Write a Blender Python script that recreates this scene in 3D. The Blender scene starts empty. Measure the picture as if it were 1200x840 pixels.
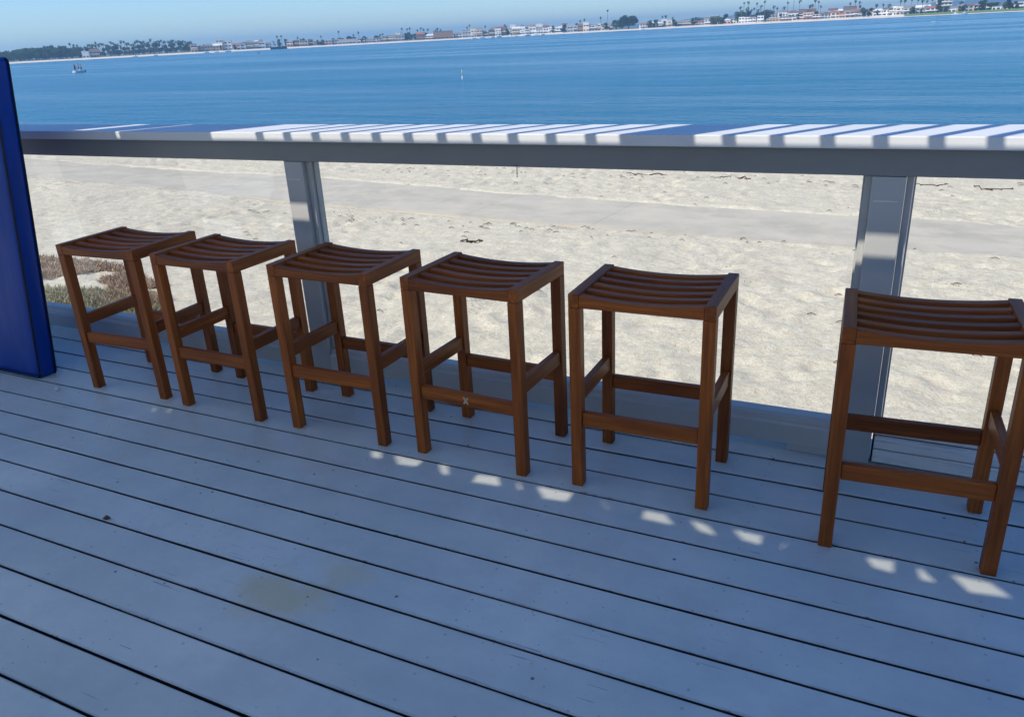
import bpy, bmesh, math, random
import numpy as np
from mathutils import Vector, Matrix
from mathutils.geometry import tessellate_polygon
R = math.radians
random.seed(7); rng = np.random.default_rng(7)
scn = bpy.context.scene
COL = scn.collection

# ------------------------------------------------------------------ camera maths
CAM = dict(f=930.82, h=1.4057, pitch=-22.169, roll=-3.0257, yaw=-26.924)
_pi, _ro, _ya = R(CAM['pitch']), R(CAM['roll']), R(CAM['yaw'])
FW = Vector((math.sin(_ya)*math.cos(_pi), math.cos(_ya)*math.cos(_pi), math.sin(_pi)))
_r0 = Vector((math.cos(_ya), -math.sin(_ya), 0)); _u0 = _r0.cross(FW)
RT = _r0*math.cos(_ro) + _u0*math.sin(_ro); UP = -_r0*math.sin(_ro) + _u0*math.cos(_ro)
O = Vector((0, 0, CAM['h']))
def ray(x, y): return FW*CAM['f'] + RT*(x-600) + UP*(420-y)
def at_z(x, y, z):
    d = ray(x, y); return O + d*((z-O.z)/d.z)
def at_d(x, y, dist):                      # point on the sight line at horizontal distance
    d = ray(x, y); return O + d*(dist/math.hypot(d.x, d.y))
WATER = -2.2; GROUND = -0.9
SUN = Vector((0.59, 0.763, -1.0))          # direction the light travels

# ------------------------------------------------------------------ materials
def mat(name):
    m = bpy.data.materials.new(name); m.use_nodes = True
    nt = m.node_tree; nt.nodes.clear()
    out = nt.nodes.new('ShaderNodeOutputMaterial')
    return m, nt, out
class N:
    def __init__(s, nt): s.nt = nt
    def new(s, t, **kw):
        n = s.nt.nodes.new(t)
        for k, v in kw.items():
            if k == 'ins':
                for a, b in v.items():
                    if hasattr(b, 'is_output') or isinstance(b, bpy.types.NodeSocket): s.nt.links.new(b, n.inputs[a])
                    else: n.inputs[a].default_value = b
            else: setattr(n, k, v)
        return n
    def math(s, op, a, b=0.0, c=None):
        ins = {0: a, 1: b}
        if c is not None: ins[2] = c
        return s.new('ShaderNodeMath', operation=op, ins=ins).outputs[0]
    def ramp(s, fac, stops, interp='LINEAR'):
        n = s.new('ShaderNodeValToRGB', ins={0: fac}); cr = n.color_ramp; cr.interpolation = interp
        while len(cr.elements) > 1: cr.elements.remove(cr.elements[-1])
        cr.elements[0].position = stops[0][0]; cr.elements[0].color = c4(stops[0][1])
        for p, c in stops[1:]:
            e = cr.elements.new(p); e.color = c4(c)
        return n.outputs[0]
    def noise(s, vec, scale, detail=3, rough=.55, dist=0):
        return s.new('ShaderNodeTexNoise', ins={'Vector': vec, 'Scale': scale, 'Detail': detail, 'Roughness': rough, 'Distortion': dist}).outputs[0]
    def map(s, vec, scale=(1,1,1), loc=(0,0,0), rot=(0,0,0)):
        return s.new('ShaderNodeMapping', ins={'Vector': vec, 'Scale': scale, 'Location': loc, 'Rotation': rot}).outputs[0]
    def mix(s, f, a, b, mode='MIX'):
        n = s.new('ShaderNodeMix', data_type='RGBA', blend_type=mode)
        for sock, v in ((n.inputs[0], f), (n.inputs[6], a), (n.inputs[7], b)):
            if isinstance(v, bpy.types.NodeSocket): s.nt.links.new(v, sock)
            else: sock.default_value = v if sock.type == 'VALUE' else c4(v)
        return n.outputs[2]
    def bump(s, h, strength, dist, normal=None):
        ins = {'Height': h, 'Strength': strength, 'Distance': dist}
        if normal is not None: ins['Normal'] = normal
        return s.new('ShaderNodeBump', ins=ins).outputs[0]
def c4(c): 
    if isinstance(c, (int, float)): return (c, c, c, 1)
    return tuple(c) if len(c) == 4 else (*c, 1)

def simple(name, col, rough=.6, var=.12, scale=6, bump=.0, spec=.4, metal=0):
    m, nt, out = mat(name); n = N(nt)
    co = n.new('ShaderNodeTexCoord').outputs['Object']
    rnd = n.new('ShaderNodeObjectInfo').outputs['Random']
    nz = n.noise(co, scale, 4)
    c = n.mix(nz, [max(0, x*(1-var*1.6)) for x in col], [min(1, x*(1+var*1.6)) for x in col])
    ins = {'Base Color': c, 'Roughness': rough, 'Specular IOR Level': spec, 'Metallic': metal}
    if bump: ins['Normal'] = n.bump(nz, bump, .01)
    b = n.new('ShaderNodeBsdfPrincipled', ins=ins)
    nt.links.new(b.outputs[0], out.inputs[0]); return m

def wood(name, axis):
    m, nt, out = mat(name); n = N(nt)
    co = n.new('ShaderNodeTexCoord').outputs['Object']
    rnd = n.new('ShaderNodeObjectInfo').outputs['Random']
    off = n.new('ShaderNodeVectorMath', operation='MULTIPLY_ADD', ins={0: n.new('ShaderNodeCombineXYZ', ins={0: rnd, 1: rnd, 2: rnd}).outputs[0], 1: (7.3, 11.1, 5.7), 2: co}).outputs[0]
    sc = [26, 26, 26]; sc[axis] = 1.6
    v = n.map(off, scale=sc)
    g = n.noise(v, 1.6, 6, .62, .5)
    sc2 = [130, 130, 130]; sc2[axis] = 5
    fine = n.noise(n.map(off, scale=sc2), 1.0, 3, .6)
    big = n.noise(off, 5, 3, .5)
    f = n.math('ADD', n.math('MULTIPLY', g, .6), n.math('MULTIPLY', fine, .4))
    c = n.ramp(f, [(.30, (.155, .038, .007)), (.5, (.32, .080, .011)), (.70, (.50, .145, .020))])
    c = n.mix(n.math('MULTIPLY', big, .6), c, n.mix(1.0, c, (.62, .5, .5), 'MULTIPLY'))
    hv = n.new('ShaderNodeHueSaturation', ins={'Hue': .5, 'Saturation': 1.0, 'Value': n.math('ADD', n.math('MULTIPLY', rnd, .5), .75), 'Color': c}).outputs[0]
    rg = n.math('ADD', n.math('MULTIPLY', fine, .2), .38)
    b = n.new('ShaderNodeBsdfPrincipled', ins={'Base Color': hv, 'Roughness': rg, 'Specular IOR Level': .26, 'Normal': n.bump(f, .35, .002)})
    nt.links.new(b.outputs[0], out.inputs[0]); return m
WOOD = [wood('teak_grain_x', 0), wood('teak_grain_y', 1), wood('teak_grain_z', 2)]

GY = 2.5337; PITCH = .145
def deck_mat():
    m, nt, out = mat('painted_deck_boards'); n = N(nt)
    co = n.new('ShaderNodeTexCoord').outputs['Object']
    sep = n.new('ShaderNodeSeparateXYZ', ins={0: co})
    yb = n.math('DIVIDE', n.math('SUBTRACT', sep.outputs[1], GY), PITCH)
    idx = n.math('FLOOR', yb); fr = n.math('FRACT', yb)
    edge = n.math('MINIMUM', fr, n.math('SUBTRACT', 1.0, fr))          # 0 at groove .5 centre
    wn = n.new('ShaderNodeTexWhiteNoise', noise_dimensions='1D', ins={'W': idx}).outputs[0]
    strv = n.map(co, scale=(.8, 7, 1))
    streak = n.noise(strv, 3, 5, .6)
    cloud = n.ramp(n.noise(co, 1.5, 6, .68), [(.36, 0), (.64, 1)])
    fine = n.noise(co, 55, 3, .6)
    base = n.mix(cloud, (.57, .635, .615), (.76, .785, .735))
    base = n.mix(n.math('MULTIPLY', streak, .45), base, n.mix(1, base, (.80, .82, .82), 'MULTIPLY'))
    val = n.math('ADD', n.math('MULTIPLY', wn, .16), .91)
    base = n.new('ShaderNodeHueSaturation', ins={'Hue': .5, 'Saturation': 1.05, 'Value': val, 'Color': base}).outputs[0]
    # grey-green worn stain, a patch with its own outline
    def patch(cx, cy, rx, ry, lo, hi):
        d = n.new('ShaderNodeVectorMath', operation='LENGTH', ins={0: n.map(co, scale=(1/rx, 1/ry, 0), loc=(-cx/rx, -cy/ry, 0))}).outputs['Value']
        d = n.math('ADD', d, n.math('MULTIPLY', n.math('SUBTRACT', n.noise(co, 7, 4, .6), .5), 1.9))
        return n.ramp(d, [(lo, 1), (hi, 0)])
    s1 = patch(-1.42, 1.30, .19, .13, .35, .9); s2 = patch(-1.30, 1.46, .14, .08, .35, .95); s3 = patch(-2.0, 1.95, .45, .10, .3, 1.0)
    base = n.mix(n.math('MULTIPLY', s1, .8), base, (.64, .58, .38))
    base = n.mix(n.math('MULTIPLY', s2, .65), base, (.66, .62, .45))
    base = n.mix(n.math('MULTIPLY', s3, .45), base, (.56, .54, .46))
    # soft worn pale/brown areas
    wv = n.noise(co, 3.3, 5, .65)
    base = n.mix(n.ramp(wv, [(.52, 0), (.66, .6)]), base, (.58, .59, .57))
    # dark specks: small dents and grit
    vor = n.new('ShaderNodeTexVoronoi', ins={'Vector': co, 'Scale': 11.0, 'Randomness': 1}); 
    sp = n.math('LESS_THAN', vor.outputs['Distance'], n.math('MINIMUM', .055, n.math('MULTIPLY', n.math('POWER', n.noise(co, 4.1, 2), 4.0), .75)))
    vor2 = n.new('ShaderNodeTexVoronoi', ins={'Vector': n.map(co, scale=(1, 1.6, 1)), 'Scale': 30.0, 'Randomness': 1})
    sp2 = n.math('LESS_THAN', vor2.outputs['Distance'], n.math('MINIMUM', .10, n.math('MULTIPLY', n.math('POWER', n.noise(co, 2.3, 2), 6.0), 3.0)))
    base = n.mix(n.math('MULTIPLY', sp, .8), base, (.045, .05, .065))
    base = n.mix(n.math('MULTIPLY', sp2, .5), base, (.10, .11, .13))
    # chipped paint along the board edges
    ch = n.noise(n.map(co, scale=(1, 1.5, 1)), 16, 5, .7)
    chip = n.math('GREATER_THAN', n.math('SUBTRACT', ch, n.math('MULTIPLY', edge, 5.0)), .455)
    base = n.mix(n.math('MULTIPLY', chip, .8), base, (.075, .075, .08))
    # long thin cracks
    cr = n.noise(n.map(co, scale=(1.2, 60, 1)), 2.2, 3, .6)
    crm = n.math('MULTIPLY', n.math('GREATER_THAN', cr, .665), n.math('GREATER_THAN', n.noise(co, 2.6, 2), .56))
    base = n.mix(n.math('MULTIPLY', crm, .7), base, (.12, .13, .15))
    gap_shade = n.ramp(n.math('ADD', edge, n.math('MULTIPLY', n.noise(co, 12, 4, .7), .05)), [(.045, .55), (.10, 0)])  # darker line along each groove, gap shade painted into the colour
    base = n.mix(gap_shade, base, (.22, .24, .26))
    base = n.mix(n.math('LESS_THAN', sep.outputs[2], -.0022), base, (.03, .032, .038))  # board sides below the top painted dark as shade in the gaps
    scr = n.math('LESS_THAN', n.new('ShaderNodeVectorMath', operation='LENGTH', ins={0: n.new('ShaderNodeCombineXYZ', ins={0: n.math('SUBTRACT', n.math('FRACT', n.math('DIVIDE', sep.outputs[0], .61)), .5), 1: n.math('MULTIPLY', n.math('SUBTRACT', n.math('ABSOLUTE', n.math('SUBTRACT', fr, .5)), .30), .2377)}).outputs[0]}).outputs['Value'], .0068)
    base = n.mix(n.math('MULTIPLY', scr, n.math('MULTIPLY', n.noise(co, 1.9, 2), .9)), base, (.25, .28, .31))
    h = n.math('ADD', n.math('MULTIPLY', streak, .5), n.math('MULTIPLY', fine, .25))
    h = n.math('SUBTRACT', h, n.math('MULTIPLY', n.math('MAXIMUM', chip, crm), .8))
    b = n.new('ShaderNodeBsdfPrincipled', ins={'Base Color': base, 'Roughness': n.math('ADD', n.math('MULTIPLY', streak, .22), .30), 'Specular IOR Level': .5,
        'Normal': n.bump(h, .35, .004)})
    nt.links.new(b.outputs[0], out.inputs[0]); return m

def paint_mat(name, col, weather=.0):
    m, nt, out = mat(name); n = N(nt)
    co = n.new('ShaderNodeTexCoord').outputs['Object']
    st = n.noise(n.map(co, scale=(1, 6, 6)), 3, 5, .6); cl = n.noise(co, 4, 4)
    c = n.mix(cl, [x*.86 for x in col], [min(1, x*1.08) for x in col])
    c = n.mix(n.math('MULTIPLY', n.ramp(st, [(.6, 0), (.75, 1)]), .25), c, [x*.72 for x in col])
    if weather:
        w = n.noise(n.map(co, scale=(1, 9, 14)), 5, 6, .7)
        c = n.mix(n.math('MULTIPLY', n.ramp(w, [(.52, 0), (.62, 1)]), weather), c, (.34, .33, .31))
        c = n.mix(n.ramp(n.noise(n.map(co, scale=(1.3, 20, 30)), 3, 3), [(.74, 0), (.76, .9)]), c, (.05, .045, .04))
    b = n.new('ShaderNodeBsdfPrincipled', ins={'Base Color': c, 'Roughness': .42, 'Specular IOR Level': .45, 'Normal': n.bump(st, .25, .003)})
    nt.links.new(b.outputs[0], out.inputs[0]); return m

def ground_mat(far=False):
    m, nt, out = mat('beach_sand'); n = N(nt)
    co = n.new('ShaderNodeTexCoord').outputs['Object']
    a = n.noise(co, 17, 5, .7); b_ = n.noise(co, 1.3, 4, .6); c_ = n.noise(co, 90, 2, .6)
    f = n.math('ADD', n.math('MULTIPLY', a, .55), n.math('MULTIPLY', c_, .45))
    c = n.ramp(f, [(.36, (.48, .415, .305)), (.5, (.60, .54, .42)), (.64, (.71, .66, .535))])
    c = n.mix(n.math('MULTIPLY', n.ramp(b_, [(.52, 0), (.68, 1)]), .35), c, (.42, .375, .31))
    deb = n.math('GREATER_THAN', n.math('MULTIPLY', n.noise(co, 38, 3, .6), n.math('ADD', n.noise(co, .9, 2), .55)), .77)
    c = n.mix(n.math('MULTIPLY', deb, .75), c, (.16, .12, .08))
    h = n.math('ADD', n.math('MULTIPLY', a, 1), n.math('MULTIPLY', c_, .35))
    bs = n.new('ShaderNodeBsdfPrincipled', ins={'Base Color': c, 'Roughness': .95, 'Specular IOR Level': .15, 'Normal': n.bump(h, .75, .022)})
    nt.links.new(bs.outputs[0], out.inputs[0]); return m

def path_mat():
    m, nt, out = mat('pale_concrete'); n = N(nt)
    co = n.new('ShaderNodeTexCoord').outputs['Object']
    a = n.noise(n.map(co, scale=(.5, 1.6, 1), rot=(0, 0, R(20))), 1.2, 5, .6, .6); f = n.noise(co, 40, 4, .6)
    c = n.ramp(a, [(.35, (.43, .395, .32)), (.5, (.485, .44, .36)), (.62, (.535, .485, .395))])
    c = n.mix(n.math('MULTIPLY', f, .3), c, (.40, .37, .32))
    sand = n.ramp(n.math('ADD', n.noise(co, 2.1, 6, .7), n.math('MULTIPLY', f, .1)), [(.50, 0), (.66, .7)])
    c = n.mix(sand, c, (.56, .50, .40))
    bs = n.new('ShaderNodeBsdfPrincipled', ins={'Base Color': c, 'Roughness': .85, 'Specular IOR Level': .2, 'Normal': n.bump(f, .25, .006)})
    nt.links.new(bs.outputs[0], out.inputs[0]); return m

def water_mat():
    m, nt, out = mat('bay_water'); n = N(nt)
    geo = n.new('ShaderNodeNewGeometry').outputs['Position']
    v0 = n.map(geo, rot=(0, 0, R(8)))
    r1 = n.noise(n.map(v0, scale=(.55, 1.3, 1)), 2.2, 4, .62)
    r2 = n.noise(n.map(v0, scale=(.25, .9, 1)), .45, 4, .6)
    r3 = n.noise(n.map(v0, scale=(.2, 1, 1)), .06, 4, .6)
    slick = n.noise(n.map(v0, scale=(.10, 1.0, 1), rot=(0, 0, R(-14))), .022, 4, .62, .3)
    sl = n.ramp(slick, [(.40, .45), (.52, .9), (.62, 1)])
    h = n.math('ADD', n.math('MULTIPLY', r1, .20), n.math('ADD', n.math('MULTIPLY', r2, .60), n.math('MULTIPLY', r3, 2.2)))
    nrm = n.new('ShaderNodeBump', ins={'Height': h, 'Strength': sl, 'Distance': 1.0}).outputs[0]
    c = n.mix(slick, (.003, .092, .180), (.004, .126, .228))
    bs = n.new('ShaderNodeBsdfPrincipled', ins={'Base Color': c, 'Roughness': n.math('ADD', n.math('MULTIPLY', sl, .14), .09), 'IOR': 1.33, 'Specular IOR Level': .34, 'Normal': nrm})
    nt.links.new(bs.outputs[0], out.inputs[0]); return m

def leaf_mat(name, c1, c2):
    m, nt, out = mat(name); n = N(nt)
    co = n.new('ShaderNodeTexCoord').outputs['Object']
    rnd = n.new('ShaderNodeObjectInfo').outputs['Random']
    f = n.noise(co, .35, 3, .6)
    c = n.mix(f, c1, c2)
    c = n.new('ShaderNodeHueSaturation', ins={'Hue': n.math('ADD', n.math('MULTIPLY', rnd, .05), .475), 'Saturation': .95, 'Value': n.math('ADD', n.math('MULTIPLY', rnd, .5), .75), 'Color': c}).outputs[0]
    bs = n.new('ShaderNodeBsdfPrincipled', ins={'Base Color': c, 'Roughness': .75, 'Specular IOR Level': .2})
    nt.links.new(bs.outputs[0], out.inputs[0]); return m

def glass_mat():
    m, nt, out = mat('clear_pane_glass'); n = N(nt)
    co = n.new('ShaderNodeTexCoord').outputs['Object']
    fr = n.new('ShaderNodeFresnel', ins={'IOR': 1.45}).outputs[0]
    smear = n.ramp(n.noise(co, 2.2, 5, .65), [(.55, 0), (.8, .02)])
    t = n.new('ShaderNodeBsdfTransparent', ins={0: (.965, .98, .97, 1)}).outputs[0]
    g = n.new('ShaderNodeBsdfGlossy', ins={'Roughness': .02, 'Color': (1, 1, 1, 1)}).outputs[0]
    d = n.new('ShaderNodeBsdfDiffuse', ins={'Color': (.7, .72, .72, 1)}).outputs[0]
    m1 = n.new('ShaderNodeMixShader', ins={0: n.math('MULTIPLY', fr, .07), 1: t, 2: g}).outputs[0]
    m2 = n.new('ShaderNodeMixShader', ins={0: smear, 1: m1, 2: d}).outputs[0]
    nt.links.new(m2, out.inputs[0]); return m

M = dict(
 deck=deck_mat(), sand=ground_mat(), path=path_mat(), water=water_mat(), glass=glass_mat(),
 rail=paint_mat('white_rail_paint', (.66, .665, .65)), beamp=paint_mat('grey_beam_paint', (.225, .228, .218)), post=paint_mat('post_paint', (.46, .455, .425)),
 skirt=paint_mat('skirt_paint', (.54, .53, .485)), weathered=paint_mat('weathered_white_board', (.90, .85, .76), .4),
 under=simple('dark_joist_and_gap_shade', (.03, .03, .033), .9), blue=None,
 soffit=simple('soffit_boards', (.74, .73, .70), .7), wall=simple('house_siding', (.66, .64, .60), .7),
 poly=None, brass=simple('pale_brass', (.62, .50, .32), .4, metal=.6), white=simple('white_plastic', (.78, .78, .74), .5),
 leafd=simple('dry_leaf', (.16, .06, .035), .8), hull=simple('white_hull', (.80, .80, .78), .35), dark=simple('dark_paint', (.035, .04, .055), .5),
 skin=simple('skin', (.34, .17, .10), .6), trunks=simple('dark_swimwear', (.03, .03, .05), .8), weed=simple('dried_seaweed', (.085, .055, .032), .9),
 trunk=simple('palm_trunk', (.16, .125, .09), .9), bark=simple('tree_bark', (.10, .075, .05), .9),
 palm=leaf_mat('palm_fronds', (.05, .075, .03), (.10, .125, .055)), tree=leaf_mat('tree_leaves', (.045, .075, .03), (.10, .13, .055)),
 dtree=leaf_mat('dark_tree_leaves', (.022, .042, .022), (.05, .075, .035)), grass=leaf_mat('lawn', (.10, .17, .04), (.18, .24, .07)),
 glassdark=simple('window_glass', (.03, .045, .06), .15, spec=.8), buoyy=simple('pale_yellow_float', (.80, .74, .35), .5), hills=simple('hill_scrub', (.12, .13, .09), .9, scale=.01),
 iceg=leaf_mat('succulent_green', (.30, .28, .14), (.46, .41, .24)), icer=leaf_mat('succulent_red', (.38, .25, .15), (.52, .40, .27)), farsand=simple('far_beach_sand', (.66, .60, .50), .95, scale=.05),
)
# blue vinyl
def blue_mat():
    m, nt, out = mat('blue_vinyl'); n = N(nt)
    co = n.new('ShaderNodeTexCoord').outputs['Object']
    w = n.noise(n.map(co, scale=(2, 2, .8)), 2.2, 3, .5); f = n.noise(co, 260, 2)
    c = n.mix(w, (.001, .028, .19), (.002, .055, .34))
    b = n.new('ShaderNodeBsdfPrincipled', ins={'Base Color': c, 'Roughness': .45, 'Specular IOR Level': .22, 'Normal': n.bump(n.math('ADD', w, n.math('MULTIPLY', f, .02)), .5, .03)})
    nt.links.new(b.outputs[0], out.inputs[0]); return m
M['blue'] = blue_mat(); M['piping'] = simple('black_piping', (.004, .004, .012), .5)
def dimmer_mat():
    m, nt, out = mat('patch_dimmer_sheet'); n = N(nt)  # transparent tint added to dim sunlight through the made-up roof holes
    t = n.new('ShaderNodeBsdfTransparent', ins={0: (.75, .73, .70, 1)}).outputs[0]
    nt.links.new(t, out.inputs[0]); return m
M['poly'] = dimmer_mat()

# ------------------------------------------------------------------ object helpers
def prop(o, **k):
    for a, b in k.items():
        if b: o[a] = b
    return o
def link(name, me, m, parent=None, **k):
    if m and not me.materials: me.materials.append(m)
    o = bpy.data.objects.new(name, me); COL.objects.link(o)
    if parent: o.parent = parent
    return prop(o, **k)
def empty(name, loc, rz=0, **k):
    o = bpy.data.objects.new(name, None); COL.objects.link(o); o.location = loc; o.rotation_euler = (0, 0, rz)
    o.empty_display_size = .1
    return prop(o, **k)
def bm_mesh(bm, name, smooth=False):
    me = bpy.data.meshes.new(name); bm.normal_update(); bm.to_mesh(me); bm.free()
    if smooth: me.polygons.foreach_set('use_smooth', [True]*len(me.polygons))
    return me
def box(bm, x0, x1, y0, y1, z0, z1, bev=0):
    v = [bm.verts.new(p) for p in ((x0,y0,z0),(x1,y0,z0),(x1,y1,z0),(x0,y1,z0),(x0,y0,z1),(x1,y0,z1),(x1,y1,z1),(x0,y1,z1))]
    fs = [bm.faces.new([v[i] for i in f]) for f in ((3,2,1,0),(4,5,6,7),(0,1,5,4),(1,2,6,5),(2,3,7,6),(3,0,4,7))]
    if bev:
        es = list({e for f in fs for e in f.edges})
        bmesh.ops.bevel(bm, geom=es, offset=bev, segments=2, profile=.6, affect='EDGES')
    return v
def boxmesh(name, *a, bev=0):
    bm = bmesh.new(); box(bm, *a, bev=bev); return bm_mesh(bm, name)
def raw(name, vs, fs, smooth=False):
    me = bpy.data.meshes.new(name); me.from_pydata(vs, [], fs); me.update()
    if smooth: me.polygons.foreach_set('use_smooth', [True]*len(me.polygons))
    return me
def copy_tree(o, parent=None):
    c = o.copy(); COL.objects.link(c)
    if parent: c.parent = parent
    for ch in list(o.children): copy_tree(ch, c)
    return c
def tube(vs, fs, pts, rads, n=6):
    base = len(vs); pts = [Vector(p) for p in pts]
    for i, p in enumerate(pts):
        t = (pts[min(i+1, len(pts)-1)] - pts[max(i-1, 0)]).normalized()
        a = t.cross(Vector((0,0,1)) if abs(t.z) < .9 else Vector((1,0,0))).normalized(); b = t.cross(a)
        for k in range(n):
            an = 2*math.pi*k/n; vs.append(p + (a*math.cos(an) + b*math.sin(an))*rads[i])
    for i in range(len(pts)-1):
        for k in range(n):
            fs.append((base+i*n+k, base+i*n+(k+1) % n, base+(i+1)*n+(k+1) % n, base+(i+1)*n+k))
    fs.append(tuple(base+k for k in range(n))[::-1]); fs.append(tuple(base+(len(pts)-1)*n+k for k in range(n)))

# ------------------------------------------------------------------ value noise (numpy)
def vnoise(x, y, seed=0):
    xi = np.floor(x).astype(np.int64); yi = np.floor(y).astype(np.int64); xf = x-xi; yf = y-yi
    def h(a, b):
        v = (a*374761393 + b*668265263 + seed*974634777) & 0xffffffff
        v = ((v ^ (v >> 13))*1274126177) & 0xffffffff
        return ((v ^ (v >> 16)) & 0xffff)/65535.0
    u = xf*xf*(3-2*xf); w = yf*yf*(3-2*yf)
    return (h(xi, yi)*(1-u)+h(xi+1, yi)*u)*(1-w) + (h(xi, yi+1)*(1-u)+h(xi+1, yi+1)*u)*w
def fbm(x, y, o=3, seed=0):
    s = 0; a = .5
    for k in range(o): s = s + a*(vnoise(x*2**k, y*2**k, seed+k)-.5); a *= .5
    return s

# ================================================================== DECK
bm = bmesh.new()
OFF = {0: .0091, 1: .0043, 2: .001}
def gy(k): return GY - k*PITCH + OFF.get(k, 0)
for k in range(-1, 47):
    y1 = gy(k) - .0036; y0 = gy(k+1) + .0036
    if k == -1: y1 = GY + .28
    xs = np.arange(-7.0, 4.01, .35)
    zt = random.uniform(-.0012, .0012)
    rings = []
    for x in xs:
        w0 = random.gauss(0, .0006); w1 = random.gauss(0, .0006); b = .003
        prof = [(y0+w0, -.03), (y0+w0, zt-b), (y0+w0+b, zt), (y1+w1-b, zt), (y1+w1, zt-b), (y1+w1, -.03)]
        rings.append([bm.verts.new((x, y, z)) for y, z in prof])
    for a, b_ in zip(rings, rings[1:]):
        for j in range(5): bm.faces.new((a[j], a[j+1], b_[j+1], b_[j]))
    bm.faces.new(rings[0][::-1]); bm.faces.new(rings[-1])
bmesh.ops.recalc_face_normals(bm, faces=bm.faces)
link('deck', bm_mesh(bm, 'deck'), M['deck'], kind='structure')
bm = bmesh.new(); box(bm, -7, 4, -4.3, GY+.27, -.12, -.045)
for k in range(-12, 8): box(bm, k*.6, k*.6+.04, -4.29, GY+.26, -.044, -.031)
link('deck_frame', bm_mesh(bm, 'deck_frame'), M['under'], kind='structure')

# ================================================================== GLASS RAILING
rail = empty('glass_railing', (-1.2, 2.65, 0), label='white deck railing with broad cap rail, posts and clear glass panels', category='railing')
def rp(name, me, m, **k):
    o = link(name, me, m, rail, **k); o.location = (1.2, -2.65, 0); return o
CAPY0, CAPY1, CAPZ0, CAPZ1 = 2.590, 2.876, 1.0438, 1.0817
PY = 2.620; PXS = (-6.815, -4.559, -2.303, -.047, 2.209)
rp('cap_rail', boxmesh('cap_rail', -7, 4, CAPY0, CAPY1, CAPZ0, CAPZ1, bev=.004), M['rail'])
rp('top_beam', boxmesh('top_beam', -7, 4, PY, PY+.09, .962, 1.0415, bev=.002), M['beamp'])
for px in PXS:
    bm = bmesh.new(); box(bm, px-.0468, px+.0468, PY-.0015, PY+.052, .002, .9605, bev=.0025)
    rp('post', bm_mesh(bm, 'post'), M['post'])
    for s in (-1, 1):
        a, b = sorted((px+s*.0475, px+s*.067))
        bm = bmesh.new(); box(bm, a, b, PY+.022, PY+.085, .1325, .9595, bev=.002)
        a, b = sorted((px+s*.068, px+s*.0735))
        box(bm, a, b, PY+.045, PY+.075, .1325, .9595)
        rp('glass_stop', bm_mesh(bm, 'glass_stop'), M['post'])
    rp('pale_strip', boxmesh('pale_strip', px-.036, px+.03, PY-.003, PY-.0025, .886, .8905), M['rail'])  # thin pale strip across the upper post face
for a, b in zip(PXS, PXS[1:]):
    rp('glass_pane', boxmesh('glass_pane', a+.0745, b-.0745, PY+.057, PY+.063, .1325, .9595), M['glass'])
    # skirt board profile with a stepped top
    if a < -.1:
        x0, x1 = a+.047, b-.047
        prof = [(0, .028), (0, .098), (.006, .106), (.012, .107), (.016, .122), (.030, .1305), (.075, .1305), (.075, .028)]
        bm = bmesh.new(); A = [bm.verts.new((x0, PY+y, z)) for y, z in prof]; B = [bm.verts.new((x1, PY+y, z)) for y, z in prof]
        for i in range(len(prof)):
            j = (i+1) % len(prof); bm.faces.new((A[i], A[j], B[j], B[i]))
        bm.faces.new(A[::-1]); bm.faces.new(B); bmesh.ops.recalc_face_normals(bm, faces=bm.faces)
        rp('bottom_rail', bm_mesh(bm, 'bottom_rail'), M['skirt'])
        rp('rail_block', boxmesh('rail_block', x1-.17, x1-.002, PY+.004, PY+.07, .0015, .026, bev=.002), M['skirt'])
    else:
        bm = bmesh.new()
        x0, x1 = a+.05, b-.047
        for z0, z1, xa, xb in ((.013, .060, x0+.006, x0+.62), (.0645, .104, x0+.006, x1), (.011, .060, x0+.625, x1)):
            box(bm, xa, xb, PY-.004+random.uniform(-.002, .002), PY+.02, z0, z1, bev=.003)
        box(bm, x0+.002, x1, PY+.014, PY+.075, .1075, .1305, bev=.004)
        rp('gap_shade_box', boxmesh('gap_shade_box', x0, x1, PY+.0215, PY+.07, .002, .106), M['under'])  # added dark box, paints shade into the base gap and behind the cracks
        rp('bottom_rail', bm_mesh(bm, 'bottom_rail'), M['weathered'], label='weathered whitish bottom rail with flaking paint and cracks')
# small dangling wire under the beam
vs, fs = [], []
p = Vector((-1.268, PY-.004, .970)); tube(vs, fs, [p, p+Vector((.001, -.002, -.02)), p+Vector((-.001, 0, -.045))], [.0014]*3, 5)
rp('loose_wire', raw('loose_wire', vs, fs), M['dark'])

# ================================================================== PORCH ROOF (casts the shade)
HZ = 2.5
roof = empty('porch_roof', (0, -2.3, 0), label='boarded porch roof with slatted sunshade edge over the deck', category='roof')
def up(x, y, z, top=HZ): 
    k = (top - z); return (x - SUN.x*k, y - SUN.y*k)
def ro(name, me, m): 
    o = link(name, me, m, roof); o.location = (0, 2.3, 0); return o
def slab(name, polys, z0, z1, m):          # outer polygon + holes, extruded
    outer = polys[0]; tris = tessellate_polygon([[Vector((*q, 0)) for q in pl] for pl in polys])
    flat = [q for pl in polys for q in pl]; n = len(flat)
    vs = [(x, y, z0) for x, y in flat] + [(x, y, z1) for x, y in flat]
    fs = [tuple(t) for t in tris] + [tuple(i+n for i in t[::-1]) for t in tris]
    s = 0
    for pl in polys:
        L = len(pl)
        for i in range(L): a, b = s+i, s+(i+1) % L; fs.append((a, b, b+n, a+n))
        s += L
    return ro(name, raw(name, vs, fs), m)
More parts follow.
